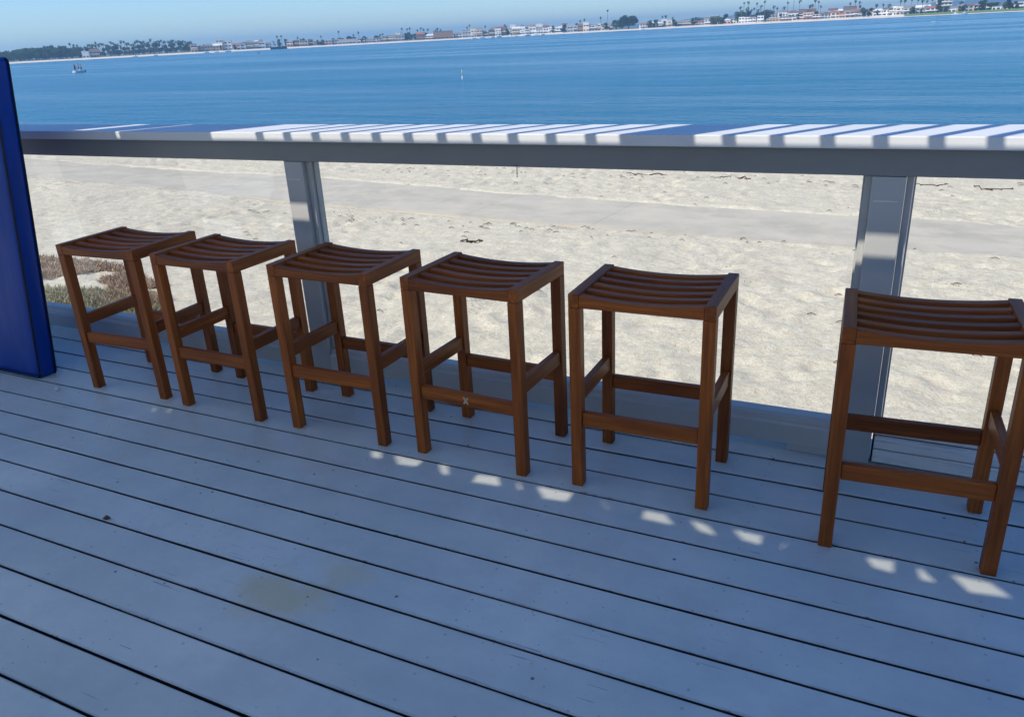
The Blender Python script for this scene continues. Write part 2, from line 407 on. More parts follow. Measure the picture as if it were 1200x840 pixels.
patches = [
 [(433,528),(446,530),(447,538),(435,536)], [(461,533),(494,540),(487,547),(465,544)], [(512,543),(524,546),(526,558),(516,555)],
 [(558,556),(582,559),(586,570),(553,565)], [(603,564),(608,566),(614,577),(606,573)], [(628,570),(670,578),(663,588),(636,584)],
 [(702,586),(706,587),(715,600),(709,597)], [(754,598),(779,603),(789,616),(752,608)], [(806,608),(829,616),(840,629),(817,622)],
 [(857,620),(892,628),(890,639),(869,633)], [(916,636),(919,637),(917,645),(914,644)], [(1013,653),(1046,658),(1046,672),(1022,665)],
 [(1073,665),(1080,667),(1098,684),(1077,679)], [(1112,673),(1160,683),(1185,701),(1135,694)], [(179,478),(182,478),(180,484),(177,483)], [(197,478),(200,479),(196,485),(194,484)]]
holes = []  # made-up roof holes imitating sun reflected off the glass onto the deck
for pl in patches:
    q = [up(*at_z(x, y, 0)) for x, y in pl]
    cx = sum(a for a, b in q)/4; cy = sum(b for a, b in q)/4
    holes.append([(cx+(a-cx)*1.06, cy+(b-cy)*1.06) for a, b in q])
yA = up(0, 2.62, .709)[1]; yB = up(0, 2.62, .785)[1]
yC = CAPY0 - SUN.y*(HZ+.02-1.054)
slab('light_hole_panel', [[(-6.3, -1.6), (.5, -1.6), (.5, yA), (-6.3, yA)]] + holes, HZ, HZ+.008, M['soffit'])
slab('patch_dimmer', [[(-6, -.3), (.3, -.3), (.3, .6), (-6, .6)]], HZ+.02, HZ+.024, M['poly'])  # added unseen sheet that dims the sun falling through the holes
slab('roof_board', [[(-6.3, yA), (-3.9, yA), (-3.9, yB), (-6.3, yB)]], HZ, HZ+.02, M['soffit'])
slab('roof_beam', [[(-6.3, yB), (.9, yB), (.9, yC), (-6.3, yC)]], HZ, HZ+.02, M['soffit'])
DX = .62; yEnd = 2.0
def slat(x0, x1, name='sunshade_slat'):      # x0,x1: where its shadow meets the front of the cap rail
    k = HZ - 1.063; ref = CAPY0 - SUN.y*k
    def f(x, y): return (x - SUN.x*k + DX*(y-ref), y)
    slab(name, [[f(x0, yC), f(x1, yC), f(x1, yEnd), f(x0, yEnd)]], HZ+.002, HZ+.024, M['soffit'])
for k in range(0, 11): c = -2.431+.1455*k; slat(c-.020, c+.020)
slat(-.874, -.625, 'roof_beam')
for k in range(0, 12): c = -.517+.1445*k; slat(c-.021, c+.021)
slat(-6, -3.655, 'roof_board'); slat(-3.556, -3.292, 'roof_board'); slat(-3.268, -2.702, 'roof_board')
for x, yy in ((-6.2, 1.32), (.8, 1.32), (-6.2, -1.5), (.4, -1.5)): ro('roof_post', boxmesh('roof_post', x-.05, x+.05, yy, yy+.1, .002, HZ-.002, bev=.003), M['post'])
link('house_wall', boxmesh('house_wall', -9, 6, -4.75, -4.46, -.9, HZ+.3), M['wall'], label='plain siding wall of the beach house behind the deck', category='wall')

# ================================================================== BAR STOOLS
W, D, H = .4480, .3512, .6696; LG = .0375
PB = {}
def proto():
    root = empty('bar_stool', (0, 0, 0))
    for sx in (-1, 1):
        for sy in (-1, 1):
            x0 = sx*W/2 - (LG if sx > 0 else 0); y0 = sy*D/2 - (LG if sy > 0 else 0)
            link('leg', boxmesh('leg', x0, x0+LG, y0, y0+LG, .0015, H-.0449, bev=.002), WOOD[2], root)
    def curved(y0, y1, z_lo, x0, x1, flat_bottom, th=.02, dip=.017):
        bm = bmesh.new(); rings = []
        n = 16
        for i in range(n+1):
            x = x0 + (x1-x0)*i/n; u = x/(W/2)
            zt = H - dip*(1-u*u); zb = z_lo if flat_bottom else zt-th; b = .003
            rings.append([bm.verts.new((x, y, z)) for y, z in ((y0, zb+b), (y0, zt-b), (y0+b, zt), (y1-b, zt), (y1, zt-b), (y1, zb+b), (y1-b, zb), (y0+b, zb))])
        for a, b_ in zip(rings, rings[1:]):
            for j in range(8): bm.faces.new((a[j], a[(j+1) % 8], b_[(j+1) % 8], b_[j]))
        bm.faces.new(rings[0][::-1]); bm.faces.new(rings[-1]); bmesh.ops.recalc_face_normals(bm, faces=bm.faces)
        return bm_mesh(bm, 'seat_rail')
    SR = .034
    for s in (-1, 1):
        a, b = sorted((s*W/2, s*(W/2-SR)))
        link('side_rail', boxmesh('side_rail', a, b, -D/2, D/2, H-.0445, H, bev=.003), WOOD[1], root)
    link('front_rail', curved(-D/2+.0015, -D/2+.034, H-.0445, -W/2+SR+.001, W/2-SR-.001, True), WOOD[0], root)
    link('back_rail', curved(D/2-.034, D/2-.0015, H-.0445, -W/2+SR+.001, W/2-SR-.001, True), WOOD[0], root)
    y = -D/2+.034; gap = (D-.068-4*.0305)/5
    for k in range(4):
        y += gap; link('seat_slat', curved(y, y+.0305, 0, -W/2+SR+.001, W/2-SR-.001, False), WOOD[0], root); y += .0305
    for s in (-1, 1):
        yc = s*(D/2-LG/2)
        link('stretcher', boxmesh('stretcher', -W/2+LG+.0008, W/2-LG-.0008, yc-.012, yc+.012, .223, .271, bev=.003), WOOD[0], root)
        xc = s*(W/2-LG/2)
        link('stretcher', boxmesh('stretcher', xc-.012, xc+.012, -D/2+LG+.0008, D/2-LG-.0008, .297, .347, bev=.003), WOOD[1], root)
    return root
ST = [(-3.0236, 2.3132, 2.22, 'leftmost slatted teak bar stool, standing beside the tall blue pad'),
 (-2.4517, 2.3040, -.88, 'teak bar stool second from the blue pad, left of the left railing post'),
 (-1.8507, 2.3087, -.50, 'teak bar stool standing just right of the left railing post'),
 (-1.2645, 2.3055, -2.43, 'teak bar stool with a small pale metal plate on its front stretcher'),
 (-.6618, 2.3118, .96, 'teak bar stool with clear glass behind it and a wide gap to its right'),
 (.1113, 2.2668, 3.50, 'rightmost teak bar stool, nearest, in front of the right railing post')]
p0 = proto()
for i, (x, y, t, lab) in enumerate(ST):
    o = p0 if i == 0 else copy_tree(p0)
    o.location = (x, y, 0); o.rotation_euler = (0, 0, R(t))
    prop(o, label=lab, category='bar stool', group='wooden bar stools along the railing')
    if i == 3:
        bm = bmesh.new(); w, h = .0115, .0125
        pts = [(-w, h), (-w*.35, h), (0, h*.45), (w*.35, h), (w, h), (w*.42, 0), (w, -h), (w*.35, -h), (0, -h*.45), (-w*.35, -h), (-w, -h), (-w*.42, 0)]
        a = [bm.verts.new((px_, -D/2+LG/2-.0120-.0018, .247+pz)) for px_, pz in pts]; b = [bm.verts.new((px_, -D/2+LG/2-.0121, .247+pz)) for px_, pz in pts]
        bm.faces.new(a); bm.faces.new(b[::-1])
        for j in range(12): k = (j+1) % 12; bm.faces.new((a[j], b[j], b[k], a[k]))
        bmesh.ops.recalc_face_normals(bm, faces=bm.faces)
        link('maker_plate', bm_mesh(bm, 'maker_plate'), M['brass'], o)

# ================================================================== BLUE PAD leaning on the rail
pad = empty('folded_pad', (-3.58, 2.145, 0), label='tall dark blue vinyl pad with black piping, leaning upright against the railing', category='pad')
def rrect(x0, x1, z0, z1, r, n=7):
    P = []
    for cx, cz, a0 in ((x1-r, z1-r, 0), (x0+r, z1-r, 90), (x0+r, z0+r, 180), (x1-r, z0+r, 270)):
        for k in range(n+1): a = R(a0+90*k/n); P.append((cx+r*math.cos(a), cz+r*math.sin(a)))
    Q = []
    for p, q in zip(P, P[1:]+P[:1]):
        m_ = max(1, int(math.hypot(p[0]-q[0], p[1]-q[1])/.06))
        for k in range(m_): Q.append((p[0]+(q[0]-p[0])*k/m_, p[1]+(q[1]-p[1])*k/m_))
    return Q
PX0, PX1, PZ0, PZ1 = -.86, 0, .004, 1.432
def padmesh():
    L = rrect(PX0, PX1, PZ0, PZ1, .024); cx, cz = (PX0+PX1)/2, (PZ0+PZ1)/2; vs, fs = [], []; n = len(L)
    prof = [(0, -.049), (.25, -.050), (.5, -.0485), (.75, -.046), (.88, -.0445), (.96, -.043), (1, -.039), (1.004, -.02), (1.006, 0), (1.004, .02), (1, .039), (.96, .043), (.75, .046), (.25, .049), (0, .05)]
    rows = []
    for k, y in prof:
        row = []
        for x, z in L:
            if k <= 1: X_ = cx+(x-cx)*k; Z_ = cz+(z-cz)*k
            else: X_ = x+math.copysign((k-1), x-cx); Z_ = z+math.copysign((k-1)*.4, z-cz)
            wr = .0018*math.sin(Z_*19+X_*7)*math.sin(X_*23-Z_*5)*(1-min(k, 1)**6) + .0012*math.sin(Z_*31+k*3)
            row.append(len(vs)); vs.append((X_, y+wr, Z_))
        rows.append(row)
    for a, b in zip(rows, rows[1:]):
        for i in range(n): j = (i+1) % n; fs.append((a[i], a[j], b[j], b[i]))
    return raw('pad', vs, fs, True)
tilt = R(7.2)
def lean(o): o.rotation_euler = (-tilt, 0, 0); o.parent = pad
lean(link('cushion', padmesh(), M['blue']))
vs, fs = [], []
for yy in (-.0415, .0415):
    L = rrect(PX0-.001, PX1+.001, PZ0-.0005, PZ1+.001, .025); L = L+[L[0]]
    tube(vs, fs, [(x, yy, z) for x, z in L], [.0048]*len(L), 6)
lean(link('piping', raw('piping', vs, fs, True), M['piping']))

# ================================================================== SMALL LITTER ON THE DECK
bm = bmesh.new(); box(bm, -.017, .017, -.009, .009, .0015, .013, bev=.004)
o = link('plastic_scrap', bm_mesh(bm, 'plastic_scrap'), M['white'], label='small white plastic scrap on the deck beside the blue pad', category='litter'); o.location = (-3.384, 2.048, 0); o.rotation_euler = (0, 0, R(-35))
vs = [(-.016, 0, .002), (-.006, -.009, .007), (.006, -.007, .003), (.019, .002, .009), (.007, .010, .004), (-.007, .008, .010), (0, 0, .004)]
fs = [(6, 0, 1), (6, 1, 2), (6, 2, 3), (6, 3, 4), (6, 4, 5), (6, 5, 0)]
o = link('dry_leaf', raw('dry_leaf', vs, fs), M['leafd'], label='curled brown dry leaf lying on the deck boards', category='leaf'); o.location = (-2.225, 1.385, 0)
md = o.modifiers.new('s', 'SOLIDIFY'); md.thickness = .0012

# ================================================================== GROUND, PATH
def lowY(x): return np.interp(x, [-60, -16.03, -7.76, -3.45, -.43, 1.0, 8, 40], [16.6, 10.84, 9.78, 9.36, 9.17, 9.06, 8.55, 7.6])
def upY(x): return np.interp(x, [-60, -18.9, -9.33, -4.05, -.55, 1.1, 8, 40], [19.3, 12.9, 11.86, 11.0, 10.73, 10.64, 10.1, 9.1])
def axis(lo, hi, f0, f1, step):
    a = []; x = f0; s = step
    while x > lo: s *= 1.18; x -= s; a.append(x)
    a = a[::-1] + list(np.arange(f0, f1, step)); x = a[-1]; s = step
    while x < hi: s *= 1.18; x += s; a.append(x)
    return np.array(a)
xs = axis(-2500, 2500, -20.5, 2.2, .055); ys = axis(-2500, 70, 3.9, 15.2, .055)
X, Y = np.meshgrid(xs, ys)
fine = ((X > -22) & (X < 4) & (Y > 3) & (Y < 16.5)).astype(float)
Z = np.full_like(X, GROUND)
nz = .07*fbm(X*.5, Y*.5, 3, 3) + .022*fbm(X*2.6, Y*2.6, 3, 11) + .020*fbm(X*8, Y*8, 3, 21)
pit = np.zeros_like(X)
ix0 = np.searchsorted(xs, -20.5); iy0 = np.searchsorted(ys, 3.9)
for _ in range(6500):
    cx, cy = rng.uniform(-20.5, 2.2), rng.uniform(3.9, 15.2); a = rng.uniform(0, math.pi); s1, s2 = rng.uniform(.09, .17), rng.uniform(.05, .09); amp = rng.uniform(.003, .017)*(.35+1.3*float(vnoise(np.array([cx*.6]), np.array([cy*.6]), 77)[0]))
    i = int((cx+20.5)/.055)+ix0; j = int((cy-3.9)/.055)+iy0; w = 6
    j0, j1, i0, i1 = max(j-w, 0), j+w, max(i-w, 0), i+w
    dx = X[j0:j1, i0:i1]-cx; dy = Y[j0:j1, i0:i1]-cy
    u = (dx*math.cos(a)+dy*math.sin(a))/s1; v = (-dx*math.sin(a)+dy*math.cos(a))/s2; r2 = u*u+v*v
    pit[j0:j1, i0:i1] += -amp*np.exp(-r2) + amp*.45*np.exp(-(np.sqrt(r2)-1.5)**2*3)
lo, hi = lowY(X), upY(X)
wob = .55*fbm(X*.8, Y*.8, 4, 40)
inside = np.clip(np.minimum(Y-lo+wob, hi-Y+wob)/.10, 0, 1)
Z += (nz+pit)*fine*(1-inside) - .030*inside + .010*(1-inside)*np.clip(1-np.abs(np.minimum(Y-lo, hi-Y))/.35, 0, 1)
# beach falls to the water
Z -= np.clip((Y-14.5)/11.5, 0, 1)**1.2*2.6
Z -= np.clip((Y-26)/40, 0, 1)*4
ny, nx = X.shape
verts = np.stack([X, Y, Z], -1).reshape(-1, 3)
I = np.arange(nx*ny).reshape(ny, nx)
F = np.stack([I[:-1, :-1], I[:-1, 1:], I[1:, 1:], I[1:, :-1]], -1).reshape(-1, 4)
me = bpy.data.meshes.new('ground'); me.vertices.add(len(verts)); me.vertices.foreach_set('co', verts.ravel())
me.loops.add(F.size); me.loops.foreach_set('vertex_index', F.ravel().astype(np.int32))
me.polygons.add(len(F)); me.polygons.foreach_set('loop_start', np.arange(0, F.size, 4, dtype=np.int32)); me.polygons.foreach_set('loop_total', np.full(len(F), 4, dtype=np.int32))
me.update(calc_edges=True); me.polygons.foreach_set('use_smooth', [True]*len(me.polygons))
link('ground', me, M['sand'], kind='structure')

# path slabs with open joints
bm = bmesh.new(); jx = [-60, -48, -38, -30, -24, -19.2, -15.2, -11.4, -7.42, -5.53, -3.57, 2.4, 9, 22, 40]
for a, b in zip(jx, jx[1:]):
    n = max(1, int((b-a)/1.0)); g = .0018
    tops = []
    for i in range(n+1):
        x = a+g + (b-a-2*g)*i/n; l, h = float(lowY(x)), float(upY(x))
        tops.append([bm.verts.new((x-.0, l, GROUND-.005)), bm.verts.new((x+.12, h, GROUND-.005)), bm.verts.new((x, l, GROUND-.1)), bm.verts.new((x+.12, h, GROUND-.1))])
    for p, q in zip(tops, tops[1:]):
        bm.faces.new((p[0], q[0], q[1], p[1])); bm.faces.new((p[2], q[2], q[0], p[0])); bm.faces.new((p[1], q[1], q[3], p[3]))
    bm.faces.new((tops[0][0], tops[0][1], tops[0][3], tops[0][2])); bm.faces.new((tops[-1][2], tops[-1][3], tops[-1][1], tops[-1][0]))
bmesh.ops.recalc_face_normals(bm, faces=bm.faces)
link('beach_path', bm_mesh(bm, 'beach_path'), M['path'], kind='structure')

# water
bm = bmesh.new()
v = [bm.verts.new(p) for p in ((-5000, 15, WATER), (5000, 15, WATER), (5000, 6000, WATER), (-5000, 6000, WATER))]; bm.faces.new(v)
link('bay_water', bm_mesh(bm, 'bay_water'), M['water'], kind='structure')

# ground cover beyond the glass at the left
def groundz(x, y):
    i = min(max(int(np.searchsorted(xs, x)), 0), nx-1); j = min(max(int(np.searchsorted(ys, y)), 0), ny-1); return float(Z[j, i])
def cover(name, regions, n, hmax, m, lab):
    vs, fs = [], []
    for _ in range(n):
        cx, cy, rx, ry = random.choice(regions)
        a, r = random.uniform(0, 6.283), math.sqrt(random.random())
        x, y = cx+rx*r*math.cos(a), cy+ry*r*math.sin(a)
        if vnoise(np.array([x*2.6]), np.array([y*2.6]), 5)[0] < .22+.25*r: continue
        z = groundz(x, y)-.01; h = random.uniform(.25, 1)*hmax; w = random.uniform(.007, .016)
        an = random.uniform(0, 6.283); dx, dy = math.cos(an)*w, math.sin(an)*w; lx, ly = random.gauss(0, .035), random.gauss(0, .035)
        b = len(vs)
        vs += [(x-dx, y-dy, z), (x+dx, y+dy, z), (x-dy*.7, y+dx*.7, z), (x+lx*.5, y+ly*.5, z+h*.6), (x+lx, y+ly, z+h)]
        vs += [(x+dx*.7+lx*.5, y+dy*.7+ly*.5, z+h*.55), (x-dy*.6+lx*.5, y+dx*.6+ly*.5, z+h*.55)]
        fs += [(b, b+1, b+5, b+3), (b+1, b+2, b+6, b+5), (b+2, b, b+3, b+6), (b+3, b+5, b+4), (b+5, b+6, b+4), (b+6, b+3, b+4)]
    link(name, raw(name, vs, fs), m, kind='stuff', label=lab, category='ground cover')
cover('ground_cover', [(-8.9, 5.75, 1.5, .42), (-7.9, 5.65, 1.0, .30), (-6.9, 5.15, .45, .22)], 26000, .085, M['icer'], 'patch of reddish dry succulent ground cover on the sand')
cover('ground_cover', [(-8.2, 4.95, 1.1, .42), (-7.2, 4.85, 1.0, .42), (-6.5, 4.85, .35, .20), (-9.3, 4.9, 1, .5)], 30000, .10, M['iceg'], 'patch of olive green succulent ground cover nearest the railing')
# seaweed and sticks on the sand
def strand(pts, r, lab, cat='seaweed', name='seaweed_strand', m=None):
    vs, fs = [], []; P = []
    for (x, y) in pts:
        g = at_z(x, y, GROUND); P.append(Vector((g.x, g.y, groundz(g.x, g.y)+r*.6)))
    Q = []
    for a, b in zip(P, P[1:]):
        for k in range(6): t = k/6; q = a.lerp(b, t); Q.append(q+Vector((random.gauss(0, .03), random.gauss(0, .05), random.uniform(0, .012))))
    Q.append(P[-1]); c = Q[0].copy()
    tube(vs, fs, [q-c for q in Q], [r*random.uniform(.5, 1.2) for _ in Q], 5)
    o = link(name, raw(name, vs, fs), m or M['weed'], label=lab, category=cat); o.location = c
    return o
strand([(735, 205.5), (757, 204.8), (782, 206.3)], .008, 'long dark seaweed strand on the sand above the fifth stool')
strand([(838, 208), (862, 208), (880, 210)], .009, 'short thick seaweed clump seen just under the railing beam')
strand([(1140, 219), (1158, 224), (1186, 221)], .008, 'curved dark seaweed strand right of the right railing post')
strand([(1073, 217.5), (1096, 218), (1112, 217)], .006, 'thin seaweed strand nearest the right railing post')
strand([(543, 283.5), (553, 284), (565, 284)], .012, 'small brown weed patch on open sand above the fourth stool', name='weed_patch')
vs, fs = [], []
for _ in range(230):
    px_, py_ = random.uniform(380, 1200), 0
    g = Vector((random.uniform(-9, 3), random.choice([random.gauss(12.9, .35), random.gauss(9.1, .12), random.uniform(5, 14)]), 0)); L = random.uniform(.02, .10); a = random.uniform(-.5, .5)
    z = groundz(g.x, g.y)+.006
    tube(vs, fs, [(g.x, g.y, z), (g.x+L*math.cos(a)*.5, g.y+L*math.sin(a)*.5+.01, z+.012), (g.x+L*math.cos(a), g.y+L*math.sin(a), z)], [.003, .0045, .002], 4)
link('beach_debris', raw('beach_debris', vs, fs), M['weed'], kind='stuff', label='scattered dark twigs and seaweed bits over the sand', category='debris')

# ================================================================== FAR SHORE
def DS(px): return float(np.interp(px, [-200, 0, 400, 600, 800, 1000, 1200, 1400], [1180, 1180, 1260, 1260, 1200, 1060, 890, 780]))
def HY(px): return 71.2 - (71.2-8.0)*px/1200          # horizon line in pixels (approx)
def shore_pt(px, back, z):
    p = at_d(px, HY(px), DS(px)+back); return Vector((p.x, p.y, z))
pxs = list(range(-200, 1401, 20))
vs, fs = [], []
prof = [(-25, WATER-.8), (0, WATER+.05), (14, WATER+.7), (30, WATER+1.5), (48, WATER+1.9), (60, WATER+2.0)]
for px in pxs:
    for b, z in prof: vs.append(shore_pt(px, b, z))
m_ = len(prof)
for i in range(len(pxs)-1):
    for j in range(m_-1): fs.append((i*m_+j, (i+1)*m_+j, (i+1)*m_+j+1, i*m_+j+1))
link('far_beach', raw('far_beach', vs, fs), M['farsand'], kind='structure')
vs, fs = [], []; prof = [(60, WATER+2.0), (140, WATER+2.6), (500, WATER+3.4), (2400, WATER+4)]
for px in pxs:
    for b, z in prof: vs.append(shore_pt(px, b, z))
m_ = len(prof)
for i in range(len(pxs)-1):
    for j in range(m_-1): fs.append((i*m_+j, (i+1)*m_+j, (i+1)*m_+j+1, i*m_+j+1))
link('far_land', raw('far_land', vs, fs), M['hills'], kind='structure')
# lawn on the right end of the far shore
vs, fs = [], []; L = [px for px in pxs if 1050 <= px <= 1400]
for px in L:
    for b, z in [(12, WATER+.9), (30, WATER+2.0), (62, WATER+2.7)]: vs.append(shore_pt(px, b, z))
for i in range(len(L)-1):
    for j in range(2): fs.append((i*3+j, (i+1)*3+j, (i+1)*3+j+1, i*3+j+1))
link('far_lawn', raw('far_lawn', vs, fs), M['grass'], kind='structure')
# distant low hills
vs, fs = [], []
HP = list(range(560, 1401, 8)); prev = None
for i, px in enumerate(HP):
    hh = float(np.interp(px, [560, 640, 720, 760, 830, 900, 980, 1060, 1120, 1160, 1250, 1400], [0, 10, 18, 20, 40, 38, 26, 34, 58, 66, 60, 40])) + 6*math.sin(px*.11)+3*math.sin(px*.31)
    a = at_d(px, HY(px), 5200); b = at_d(px, HY(px), 5600); c = at_d(px, HY(px), 6200)
    vs += [(a.x, a.y, -3), (b.x, b.y, max(hh, 0)), (c.x, c.y, -3)]
    if i: k = 3*i; fs += [(k-3, k, k+1, k-2), (k-2, k+1, k+2, k-1)]
link('distant_hills', raw('distant_hills', vs, fs, True), M['hills'], kind='structure')

# --- landmarks divide the far shore into stretches
def stretch(px):
    for lim, s in ((97, 'left of the white-roofed beach house'), (222, 'between the white-roofed beach house and the first house row'), (318, 'left of the dark-hulled ship'),
        (508, 'between the dark-hulled ship and the long dark boathouse'), (640, 'just right of the long dark boathouse'), (714, 'just left of the big round tree'),
        (790, 'behind or just right of the big round tree'), (864, 'between the big round tree and the palm grove'), (1000, 'by the palm grove'), (1096, 'left of the yellow tower block'), (2000, 'right of the yellow tower block')):
        if px < lim: return s
REG = []   # (object, px, description)
def reg(o, px, desc, cat, group): REG.append((o, px, desc)); o['category'] = cat; o['group'] = group

# --- foliage prototypes (unit: metres, real size scaled per copy)
def blob_leaves(n, lumps, s):
    vs, fs = [], []
    for _ in range(n):
        cx, cy, cz, r = random.choice(lumps)
        d = Vector((random.gauss(0, 1), random.gauss(0, 1), random.gauss(0, 1))).normalized()*r*random.uniform(.55, 1.05)
        d.z *= .85; c = Vector((cx, cy, cz))+d
        a = Vector((random.gauss(0, 1), random.gauss(0, 1), random.gauss(0, .6))).normalized(); b = a.cross(Vector((random.gauss(0, 1), random.gauss(0, 1), random.gauss(0, 1)))).normalized()
        k = s*random.uniform(.6, 1.3); i = len(vs)
        vs += [c-a*k, c-b*k*.6, c+a*k, c+b*k*.6]; fs.append((i, i+1, i+2, i+3))
    return vs, fs
def tree_proto(kind, m):
    root = empty('tree', (0, 0, 0))
    lumps = []
    for _ in range(9 if kind != 'tall' else 7):
        a = random.uniform(0, 6.28); r = random.uniform(0, 3.6 if kind != 'tall' else 1.9)
        lumps.append((r*math.cos(a), r*math.sin(a), random.uniform(2.4, 9.2) if kind != 'tall' else random.uniform(3, 12.5), random.uniform(1.4, 2.6)))
    vs, fs = blob_leaves(900, lumps, .6)
    link('crown', raw('crown', vs, fs), m, root)
    vs, fs = [], []; tube(vs, fs, [(0, 0, -.5), (.1, 0, 3), (0, .2, 6.5)], [.4, .3, .16], 6)
    for c in lumps[:5]: tube(vs, fs, [(.1, 0, 3), ((c[0])*.6, c[1]*.6, (c[2]+3)/2+.5), c[:3]], [.18, .12, .06], 5)
    link('trunk', raw('trunk', vs, fs), M['bark'], root); return root
def palm_proto(kind):
    root = empty('palm_tree', (0, 0, 0))
    H0 = 10.0; vs, fs = [], []
    nf = 26 if kind == 'fan' else 20; Lf = 1.9 if kind == 'fan' else 2.9
    for k in range(nf):
        az = 2*math.pi*k/nf + random.uniform(-.2, .2); el = random.uniform(-1.0, 1.25); L = Lf*random.uniform(.8, 1.15)
        dirh = Vector((math.cos(az), math.sin(az), 0)); side = Vector((-math.sin(az), math.cos(az), 0))
        pts = []; p = Vector((0, 0, H0)); e = el
        for s in range(5): pts.append(p.copy()); p = p + (dirh*math.cos(e)+Vector((0, 0, 1))*math.sin(e))*(L/4); e -= .42
        wid = [.08, .42, .5, .34, .04]
        for t in (-1, 1):
            b = len(vs)
            for q, w in zip(pts, wid): vs += [q, q+side*t*w+Vector((0, 0, -.35*w))]
            for s in range(4): fs.append((b+2*s, b+2*s+2, b+2*s+3, b+2*s+1))
    if kind == 'fan':      # skirt of dead fronds
        for k in range(12):
            az = 2*math.pi*k/12; b = len(vs); d = Vector((math.cos(az), math.sin(az), 0)); s = Vector((-d.y, d.x, 0))
            vs += [Vector((0, 0, H0))+d*.2-s*.15, Vector((0, 0, H0))+d*.2+s*.15, Vector((0, 0, H0-1.3))+d*.5+s*.12, Vector((0, 0, H0-1.3))+d*.5-s*.12]; fs.append((b, b+1, b+2, b+3))
    link('crown', raw('crown', vs, fs), M['palm'], root)
    vs, fs = [], []; tube(vs, fs, [(0, 0, -.6), (.12, 0, 3), (.08, .05, 7), (0, 0, H0)], [.34, .25, .21, .19], 6)
    link('trunk', raw('trunk', vs, fs), M['trunk'], root); return root
PR = {}
def place(kind, px, back, ytop, desc, cat, group, wx=1.0, hfull=None):
    p = shore_pt(px, back, WATER+1.9)
    top = at_d(px, ytop, DS(px)+back).z
    if kind not in PR:
        PR[kind] = {'fan': lambda: palm_proto('fan'), 'feather': lambda: palm_proto('feather'), 'round': lambda: tree_proto('round', M['tree']), 'dark': lambda: tree_proto('round', M['dtree']), 'tall': lambda: tree_proto('tall', M['tree'])}[kind]()
        o = PR[kind]
    else: o = copy_tree(PR[kind])
    h0 = {'fan': 11.2, 'feather': 11.6, 'round': 11.3, 'dark': 11.3, 'tall': 14}[kind]
    H_ = max(top-p.z, 3.0)
    o.location = p; o.rotation_euler = (0, 0, random.uniform(0, 6.28))
    sz = H_/h0
    if kind in ('fan', 'feather'):
        # keep the crown at a real size while the trunk takes the height
        o.scale = (1, 1, 1); k = wx*1.25
        for ch in o.children:
            if ch.name.startswith('crown'): ch.scale = (k, k, k); ch.location = (0, 0, (H_-1.2*k)-10*k)
            else: ch.scale = (1.2, 1.2, max(.2, (H_-1.2*k)/10))
    else: o.scale = (sz*wx, sz*wx, sz)
    reg(o, px, desc, cat, group); return o
def topix(p):
    d = Vector(p)-O; z = d.dot(FW); return 600+CAM['f']*d.dot(RT)/z, 420-CAM['f']*d.dot(UP)/z
def ybase(px): return topix(shore_pt(px, 40, WATER+2.7))[1]
# woodland at the far left
x = 0
while x < 96:
    h = np.interp(x, [0, 20, 36, 50, 65, 80, 96], [15, 14.5, 18.5, 16, 18, 15.5, 14.5]) + random.uniform(-2.5, 1)
    k = random.choice(['round', 'round', 'dark', 'tall']); px = x+random.uniform(-1, 1)
    place(k, px, random.uniform(55, 75), ybase(px)-h, {'round': 'bushy green tree', 'dark': 'dark green tree', 'tall': 'tall narrow tree'}[k], 'tree', 'woodland trees on the far shore', wx=1.15)
    x += random.uniform(2.7, 4.0)
for x in range(2, 96, 7):
    px = x+random.uniform(-2, 2); place('dark', px, random.uniform(90, 130), ybase(px)-random.uniform(10, 13), 'tree in the shaded back row', 'tree', 'woodland trees on the far shore', wx=1.5)
for px, yt in ((85, 50), (89, 51.5), (93, 52), (115, 48.7)): place('fan', px, 85, yt, 'tall palm rising above the woodland', 'palm tree', 'palms on the far shore')
x = 99
while x < 226:
    px = x+random.uniform(-.6, .6); yt = ybase(px)-random.uniform(13, 18.5)*np.interp(x, [99, 160, 200, 226], [.85, 1, .95, .7])
    kd = random.choice(['fan', 'feather', 'feather']); place(kd, px, random.uniform(52, 100), yt, {'fan': 'fan palm', 'feather': 'feathery palm'}[kd]+' in the dense palm row', 'palm tree', 'palms on the far shore')
    x += random.uniform(1.9, 3.0)
for x in list(range(104, 226, 6)):
    px = x+random.uniform(-2, 2); place('dark', px, random.uniform(70, 120), ybase(px)-random.uniform(10, 14), 'low dark tree under the palm row', 'tree', 'woodland trees on the far shore', wx=1.3)
for px, yt in [(326, 41.8), (331, 41.3), (350, 43), (377, 41.6), (398, 36), (415, 40), (421, 36.8), (446, 40), (449, 39), (472, 32.5), (478, 33), (481, 32), (490, 34.5), (494, 32), (497, 33.5), (502, 33.5), (511, 34.8), (513, 32.8), (517, 33.8),
  (548, 31), (551, 28.5), (569, 30), (592, 28.5), (680, 23.5), (685, 22), (704, 19.7), (712, 11.2), (776, 18.5), (780, 18), (788, 19.8), (818, 21), (829, 20.5)]:
    place('fan' if px % 3 else 'feather', px, random.uniform(58, 150), yt, 'tall thin palm' if ybase(px)-yt > 17 else 'palm', 'palm tree', 'palms on the far shore')
